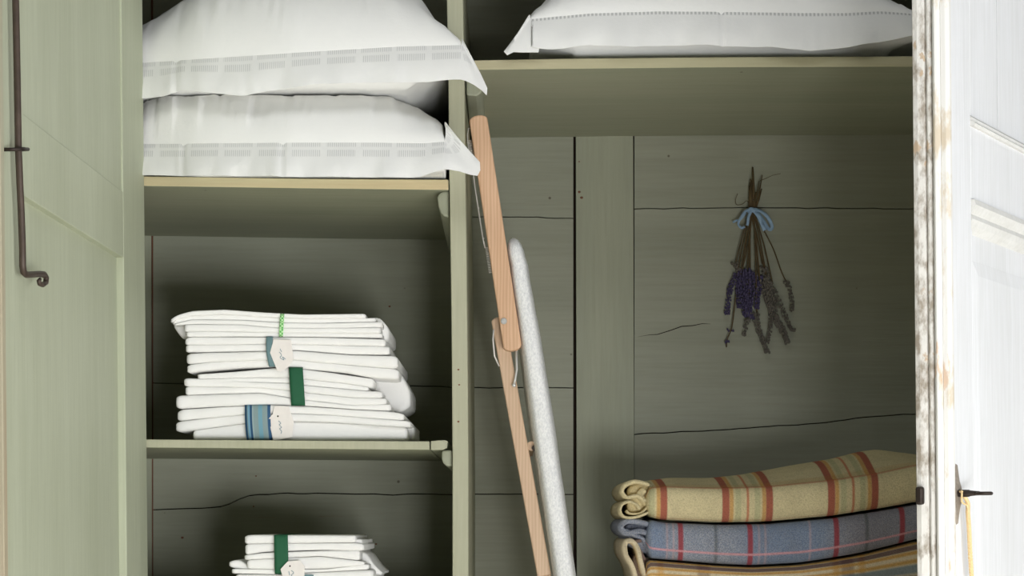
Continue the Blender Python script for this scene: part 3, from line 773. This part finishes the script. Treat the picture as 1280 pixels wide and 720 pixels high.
# lower pile
G2 = 'folded white sheets on the lower shelf'
b = MB()
thinlayers(b, 306, 447, [(306,670),(312,668.5),(447,669)], [(306,680),(447,678)], 1, YP, .26, 30)
layer(b, 306, 455, [(306,680),(447,678.5),(455,680)], [(306,694),(330,690),(400,687.5),(455,688.5)], YP+.001, .26, 32, .0008)
layer(b, 400, 453, [(400,672),(453,674)], [(400,680),(453,681)], YP+.012, .26, 32, .0008)
layer(b, 305, 450, [(306,694),(330,691),(400,688.5),(450,688)], [(306,700),(340,698),(400,695),(450,701)], YP, .26, 33, .0008)
layer(b, 308, 455.5, [(306,700.5),(340,698),(400,695.5),(455,702)], [(306,711),(342,712.5),(410,711),(455,706)], YP-.001, .26, 34, .001)
layer(b, 286, 316, [(286,702),(298,699),(316,710)], [(286,708),(300,713),(316,715)], YP+.01, .15, 35, .001)
layer(b, 289, 461, [(289,711),(342,712.5),(410,711.5),(461,705)], [(289,717),(342,718),(461,712)], YP, .26, 36, .0008)
layer(b, 440, 478, [(440,690),(458,690),(466,704),(478,716)], [(440,716),(478,719)], YP+.05, .24, 32, .0008)
E = finish(b, 'folded white sheet tied with a dark green ribbon, topmost in the small pile below', G2)
band('ribbon', M['green_ribbon'], E, 342.5, 359.8, 668.8, 717.5, YP-.002, 1.0)
b = MB()
layer(b, 294, 467, [(294,718),(342,718.5),(461,712.5),(467,712)], [(294,729),(467,727)], YP-.001, .28, 41, .001)
layer(b, 288, 470, [(288,729),(470,727)], [(288,744),(470,744)], YP, .28, 42, .001)
layer(b, 290, 474, [(290,744),(474,744)], [(290,769),(474,769)], YP, .28, 43, .0012)
Fb = finish(b, 'folded white sheet with a cream tag, second in the small lower pile', G2)
card_tag(Fb, [(360,701.5),(355.5,706),(350.6,711.5),(357,737),(380,733),(381,708),(375,700.5)], YP-.008, (362.4,707.6),
         [[(364,713),(367,716),(364,719),(368,722)], [(361,714),(362,719)]])
b = MB(); b.grid([[P(u, 718.3+dv, YP-.0042) for u in (377,384,392)] for dv in (0, 6, 24)]); b.build('ribbon', M['slate_ribbon'], Fb, solid=.0005)

# ---------------------------------------------------------------- blankets
def blanket(label, mat, uL, uR, bot, fr, sil, y0, y1, seed, amp=.0015):
    b = MB(); rows = []; uvs = []
    NC = int((uR-uL)/4)
    for i in range(NC+1):
        u = uL+(uR-uL)*i/NC; ee = min(1, (u-uL)/9.0); ee = math.sqrt(max(0, 1-(1-ee)**2))
        X = X_(u, y0)
        zb_ = Z_(sinterp(bot, u), y0); zf = Z_(sinterp(fr, u), y0); zs = Z_(sinterp(sil, u), (y0+y1)/2)
        zm = (zb_+zf)/2; n1 = nz(X*9+seed, seed, 0)*amp
        h = (zf-zb_)/2*(.35+.65*ee); r = .024
        yf = y0+(1-ee)*.014+n1*1.5
        loop = []; uvl = []
        for k in range(13):
            f = k/12; q = -math.pi/2+math.pi*f
            loop.append(Vector((X, yf+r-r*abs(math.cos(q))**.75, zm+h*math.copysign(abs(math.sin(q))**.8, math.sin(q)))))
            uvl.append((u, .05+.6*f))
        zt2 = zm+h; ztop = max(zs, zt2+.0005)
        for k in range(1, 11):
            f = k/10; y = yf+r+(y1-yf-r)*f
            bulge = math.sin(min(1, f*2)*math.pi/2)
            z = zt2+(ztop-zt2)*bulge*ee - (.012*max(0, f-.6)/.4) + nz(X*11+seed, f*3, 5)*amp
            loop.append(Vector((X, y, z))); uvl.append((u, .65+.35*f))
        loop.append(Vector((X, y1, zb_+.004))); uvl.append((u, 0))
        loop.append(Vector((X, y1-.02, zb_))); uvl.append((u, .02))
        rows.append(loop); uvs.append(uvl)
    b.grid(rows, uvs, closed=True, cap=True)
    return b
def loopstrip(b, pts, th, y0, y1, uu=760, vv=.35):
    """edge of the cloth seen end on: a path in the picture plane with real thickness, running back"""
    pts = resample([P(u, v, y0) for u, v in pts], 30); vs = []
    L_, R_ = [], []
    for i, p in enumerate(pts):
        t = (pts[min(i+1,29)]-pts[max(i-1,0)]).normalized(); nn = Vector((-t.z, 0, t.x)); h = th/1600*(.6 if i in (0,29) else 1)
        L_.append(p+nn*h); R_.append(p-nn*h)
    loop = L_+R_[::-1]
    rows = [[Vector((p.x, y0+(y1-y0)*f, p.z)) for p in loop] for f in (0, .15, .4, .7, 1)]
    rows[0] = [Vector(((p.x-(L_[i].x+R_[i].x)/2)*.6+(L_[i].x+R_[i].x)/2, y0-.001, (p.z-(L_[i].z+R_[i].z)/2)*.6+(L_[i].z+R_[i].z)/2)) for i, p in enumerate(L_)] + \
              [Vector(((p.x-(L_[29-i].x+R_[29-i].x)/2)*.6+(L_[29-i].x+R_[29-i].x)/2, y0-.001, (p.z-(L_[29-i].z+R_[29-i].z)/2)*.6+(L_[29-i].z+R_[29-i].z)/2)) for i, p in enumerate(R_[::-1])]
    uvs = [[(uu+i*.2, vv) for i in range(len(loop))] for f in (0,.03,.06,.1,.2)]
    b.grid(rows, uvs, closed=True, cap=True)
YK = .05
G3 = 'folded wool blankets'
cb = [(780,648),(812,646),(830,650),(900,653),(960,652),(1040,645),(1100,636),(1145,628),(1200,620)]
b = blanket('', None, 808, 1215, cb, [(808,609),(830,607),(900,609),(960,607),(1000,603),(1040,599),(1100,590),(1145,580),(1215,572)],
    [(808,602),(845,597.5),(900,597.5),(940,594),(1000,583),(1060,573.5),(1100,563.5),(1120,561),(1145,565),(1215,575)], YK, .34, 1.5)
loopstrip(b, [(812,606),(796,602),(783,606),(778,614),(784,622),(796,620),(806,626),(813,622)], 7, YK+.014, .30, 870)
loopstrip(b, [(812,640),(797,646),(783,647),(776,641),(777,632),(785,627),(795,630),(800,637)], 5, YK+.010, .30, 870)
loopstrip(b, [(812,630),(802,641),(788,642),(783,638)], 4, YK+.016, .28, 870)
loopstrip(b, [(806,612),(800,620),(812,632)], 12, YK+.02, .28, 870)
def fill(b, *k):
    n0 = len(b.v); layer(b, *k); b.uv[n0:] = [(870, .35)]*(len(b.v)-n0)
fill(b, 784, 822, [(784,607),(800,604),(822,606)], [(784,642),(822,644)], YK+.034, .28, 3, .003, 8)
tag(b.build('folded_blanket', M['tartan'], None, smooth=True), 'folded cream tartan wool blanket with red and mustard bands, topmost of the three blankets', 'blanket', G3)
bb = [(775,700),(815,698),(850,701),(900,705),(940,707),(1000,704),(1040,698),(1080,691),(1145,675),(1215,662)]
b = blanket('', None, 808, 1215, bb, [(u, v+3) for u, v in cb], [(u, v+1) for u, v in cb], YK-.004, .34, 5.5)
loopstrip(b, [(812,656),(796,652),(783,652),(777,659),(784,667),(800,664),(812,668)], 9, YK+.012, .30, 880)
loopstrip(b, [(812,690),(806,676),(792,668),(781,663)], 8, YK+.016, .30, 880)
fill(b, 781, 822, [(781,655),(822,654)], [(781,680),(800,690),(822,696)], YK+.034, .28, 4, .003, 8)
tag(b.build('folded_blanket', M['tweed'], None, smooth=True), 'folded blue grey tweed blanket with thin red stripes, middle of the three blankets', 'blanket', G3)
db = [(u, 764.5) for u in (775, 1000, 1215)]
b = blanket('', None, 806, 1215, db, [(u, v+2.5) for u, v in bb], [(u, v+1) for u, v in bb], YK-.006, .34, 9.5)
loopstrip(b, [(806,720),(801,700),(797,684),(789,676),(782,680),(783,694),(790,706),(795,722),(797,745),(808,760)], 8, YK+.004, .30, 760, .455)
loopstrip(b, [(806,700),(800,688),(794,678),(802,676)], 6, YK+.012, .30, 760, .535)
fill(b, 790, 822, [(790,690),(822,702)], [(790,750),(822,762)], YK+.034, .28, 6, .003, 8)
tag(b.build('folded_blanket', M['striped'], None, smooth=True), 'folded brown and gold striped blanket, lowest of the three blankets', 'blanket', G3)

# ---------------------------------------------------------------- ironing board with wooden legs, leaning in the right compartment
ib = empty('ironing_board', P(700, 1330, .2), 'folded wooden ironing board with silver white cover, leaning against the shelf divider', 'ironing board')
def lath(b, p0, p1, wpx, y0, y1, round0=True, round1=True):
    a = Vector((p0[0], p0[1])); c = Vector((p1[0], p1[1])); d = (c-a).normalized(); n_ = Vector((d.y, -d.x))
    h = wpx/2; poly = []
    if round0:
        for k in range(9):
            q = math.pi*k/8; poly.append(a + n_*h*math.cos(q) - d*h*.55*math.sin(q))
    else: poly += [a+n_*h, a-n_*h]
    if round1:
        for k in range(9):
            q = math.pi*k/8; poly.append(c - n_*h*math.cos(q) + d*h*.55*math.sin(q))
    else: poly += [c-n_*h, c+n_*h]
    b.px([(p.x, p.y) for p in poly], y0, y1)
for ya in (.03, .33):
    b = MB(); lath(b, (598,150), (640.5,432), 23, ya, ya+.022); b.build('leg', M['beech'], ib, bevel=.0025)
for ya in (.056, .300):
    b = MB(); lath(b, (623,401), (680.5,720), 17.5, ya, ya+.02, True, False)
    lath(b, (680.5,720), (786,1306), 17.5, ya, ya+.02, False, True); b.build('leg', M['wood_pale'], ib, bevel=.0022)
# padded board, seen on its edge
def padded():
    b = MB(); rows = []
    cen = [(330,647.4),(400,660),(513,676.5),(720,706.5),(1300,790)]; wid = [(330,.86),(400,.95),(513,1.08),(720,1.05)]
    pts = [(642,297.5,.2),(642.3,299,.5),(643,303,.68),(644,309,.8),(645.5,318,.84)]
    pts += [(sinterp(cen, v, 30), v, interp(wid, v)) for v in range(328, 1290, 12)] + [(790,1300,.8),(790.6,1305,.4)]
    for (u, v, s) in pts:
        hw = 14.3*s + (.6*nz(v*.04, 0, 0)); loop = []
        yc_, yh_ = .165, .145*min(1, .55+.45*s)
        for k in range(28):
            q = 2*math.pi*k/28
            cx, cy = math.copysign(abs(math.cos(q))**.55, math.cos(q)), math.copysign(abs(math.sin(q))**.35, math.sin(q))
            loop.append(P(u, v, yc_-yh_) + Vector((cx*hw/780, yh_+cy*yh_, 0)))
        rows.append(loop)
    b.grid(rows, closed=True, cap=True); return b
padded().build('padded_cover', M['silver'], ib, smooth=True)
# screw
b = MB(); p = P(629.8, 401.5, .03); b.tube([p+Vector((0,.002,0)), p+Vector((0,-.002,0)), p+Vector((0,-.0032,0))], [.005,.005,.0038], 16)
b.tube([p+Vector((0,-.003,0)), p+Vector((0,-.0045,0))], [.0024,.0018], 12); b.build('screw', M['steel'], ib, smooth=False)
# steel stay and the round crossbar
b = MB(); b.tube([P(u, v, .050) for u, v in ((645.5,435),(645.5,448),(646,462),(644,474),(642.5,480))], .0020, 8); b.ball(P(642.5,481.5,.05), .0035, 1,1,1,8,6)
b.build('wire_stay', M['steel'], ib, smooth=True)
b = MB(); b.tube([P(617,412,.05), P(616.3,425,.05), P(618,445,.052), P(624,458,.055)], .0014, 6); b.build('wire_stay', M['wire'], ib, smooth=True)
b = MB(); p = P(664,557.5,.06); b.tube([p, p+Vector((0,.26,0))], .0075, 16); b.build('crossbar', M['wood_pale'], ib, smooth=False)
b = MB(); b.tube([P(668,560,.056), P(668,560,.062)], .0045, 12); b.build('knob', M['iron_dark'], ib)
# wire iron rest on the hidden side: rods with coils at each end
b = MB()
b.tube([P(u, v, .05) for u, v in ((589,160),(585.5,160.5),(584.5,168),(584.7,178),(587,192),(591,212),(594,236),(599,268),(604,300),(606.5,310)) ], .0012, 6)
for (ua, va, ub, vb2, nn) in ((584.6,176,588.5,206,16), (606.5,310,611.5,343,16)):
    for k in range(nn):
        f = k/nn; u = ua+(ub-ua)*f; v = va+(vb2-va)*f
        b.tube([P(u, v, .05), P(u+7, v-.8, .052)], .0009, 5)
for k in range(3): p = P(592+k*6.2, 222+k*38, .05); b.ball(p, .0016, 1,1,1,6,4)
b.build('wire_rest', M['wire'], ib, smooth=True)

# ---------------------------------------------------------------- lavender bunch
lv = empty('lavender_bunch', P(940, 262, .485), 'dried lavender bunch tied with pale blue ribbon hanging on the back panel', 'dried flowers')
YL = .486
def sprig(path, fl, mat, dens=1.0, size=1.0):
    """one stem with its flower spike: fl = polyline of the spike"""
    b = MB(); pts = resample([P(u, v, YL + yo) for u, v, yo in path], 24); b.tube(pts, [.0012]*24, 5)
    st = b.build('stem', M['stem'], lv, smooth=True)
    b = MB(); q = [P(u, v, YL) for u, v in fl]; ln = sum((c-a).length for a, c in zip(q, q[1:])); q = resample(q, max(4, int(ln/.0050)))
    n_ = len(q)
    for i, p in enumerate(q):
        f = i/(n_-1); r = .0055*size*(1-.35*f) * (1.0 if dens >= 1 or i % 3 == 0 else .25)
        if dens < 1 and i % 3: continue
        r *= random.uniform(.7, 1.15)
        for k in range(6):
            a = 2*math.pi*k/6+i*1.1
            b.ball(p+Vector((math.cos(a)*r, math.sin(a)*r*.8-.001, random.uniform(-.0022,.0018))), random.uniform(.0013,.0025)*size, 1, 1, 1.35, 5, 3)
    b.build('flower_spike', mat, lv)
K_ = (940, 262)
def S_(u, v, mat, fl, dens=1, size=1, yo=0):
    k = random.uniform(-3, 3)
    sprig([(940+k*.7, random.uniform(222,240), 0), (940+k, 262, -.002+yo), ((940+k+u)/2+(u-940)*.05, (262+v)/2, -.004+yo), (u, v, yo)], fl, mat, dens, size)
pu, gr = M['purple'], M['greyflower']
S_(921,345,pu,[(921,342),(914,358),(911,372),(908.5,392)])
S_(919,332,gr,[(919,330),(923,337)])
S_(928,338,pu,[(928,338),(925,352),(923,366),(924,384)], 1, 1.2)
S_(934,336,pu,[(934,338),(934,355),(932,374),(931,392)], 1, 1.3)
S_(924,350,pu,[(926,348),(928,368),(935,388),(940,398)], 1, 1.1, -.002)
S_(938,340,pu,[(938,342),(939,360),(937,380),(934,394)], 1, 1.25)
S_(948,345,pu,[(948,345),(949,358),(947,372),(946,384)], 1, 1.1)
S_(935,395,gr,[(936,392),(933,405),(930,418)], 1, .9)
S_(953,330,gr,[(955,335),(960,350),(965,366),(969,385)], 1, 1.1)
S_(958,345,gr,[(958,348),(962,368),(970,396),(978,412),(984,428)], 1, 1.15)
S_(966,355,gr,[(967,362),(975,380),(982,396),(988,410),(992,413)], 1, .9)
S_(946,390,gr,[(945,392),(947,408),(953,425),(959,440)], 1, 1.0)
S_(962,370,gr,[(962,372),(963,390),(963,410),(959,427)], 1, .85)
S_(950,350,gr,[(952,352),(958,372),(966,392),(974,408)], 1, 1.1, -.002)
sprig([(944,266,0),(955,288,-.002),(967,312,-.002),(977,340,0),(983,352,0)], [(983,352),(987,363),(990,376),(989.5,388)], gr, 1, .85)
sprig([(940,240,0),(936,300,-.001),(921,365,0),(916,402,0),(913,414,0),(909,424,0),(908,434,0)], [(913,413),(911,420),(909,428),(908.5,436)], pu, .5, 1.0)
b = MB()
for (a, c, r) in (((942,262),(941,209),.0024),((939,262),(938,228),.0030),((942,264),(945,240),.0020),((944,262),(953,219),.0013),((944,262),(952,236),.0018),((943,255),(949,226),.0011),((937,262),(937,232),.0022),((950,226),(966,219),.0006),((966,219),(976,217),.0005)):
    b.tube([P(*a, YL-.002), P((a[0]+c[0])/2+.5, (a[1]+c[1])/2, YL-.003), P(*c, YL-.001)], [r, r, r*.6], 6)
b.tube(resample([P(u, v, YL) for u, v in ((937,254),(933,251),(928,255),(921,256),(919.5,250),(922,242))], 20), .0006, 5)
b.build('stem_ends', M['stem'], lv, smooth=True)
b = MB()
def rib(pts, wd_):
    pts = resample([P(u, v, YL-.004+yo) for u, v, yo in pts], 26); rows = []
    for i, p in enumerate(pts):
        t = (pts[min(i+1,25)]-pts[max(i-1,0)]).normalized(); nn = Vector((-t.z, .35*math.sin(i*.5), t.x)).normalized()
        rows.append([p-nn*wd_/1360, p, p+nn*wd_/1360])
    b.grid(rows)
rib([(934,264,-.004),(940,262,-.008),(948,264,-.004)], 6)
rib([(943,262,-.005),(951,264,-.010),(960,272,-.010),(965,283,-.006),(963,287,-.006),(959,284,-.004),(952,272,-.006),(945,264,-.006)], 4.2)
rib([(942,263,-.006),(948,270,-.010),(953,281,-.009),(956,288,-.006)], 5)
rib([(940,263,-.006),(936,270,-.008),(935,277,-.006),(934,282,-.005)], 3.5)
rib([(940,262,-.005),(932,264,-.008),(926,272,-.008),(923,280,-.006),(927,285,-.005),(931,283,-.004)], 3)
rib([(932,266,-.006),(926,274,-.006),(920,276,-.004),(916,278,-.004)], 2.6)
b.build('ribbon_bow', M['blue_ribbon'], lv, smooth=True, solid=.0006)
b = MB(); p = P(940,252,YB); b.tube([p, p+Vector((0,-.02,0))], .0012, 8); b.build('nail', M['iron_dark'], wd)
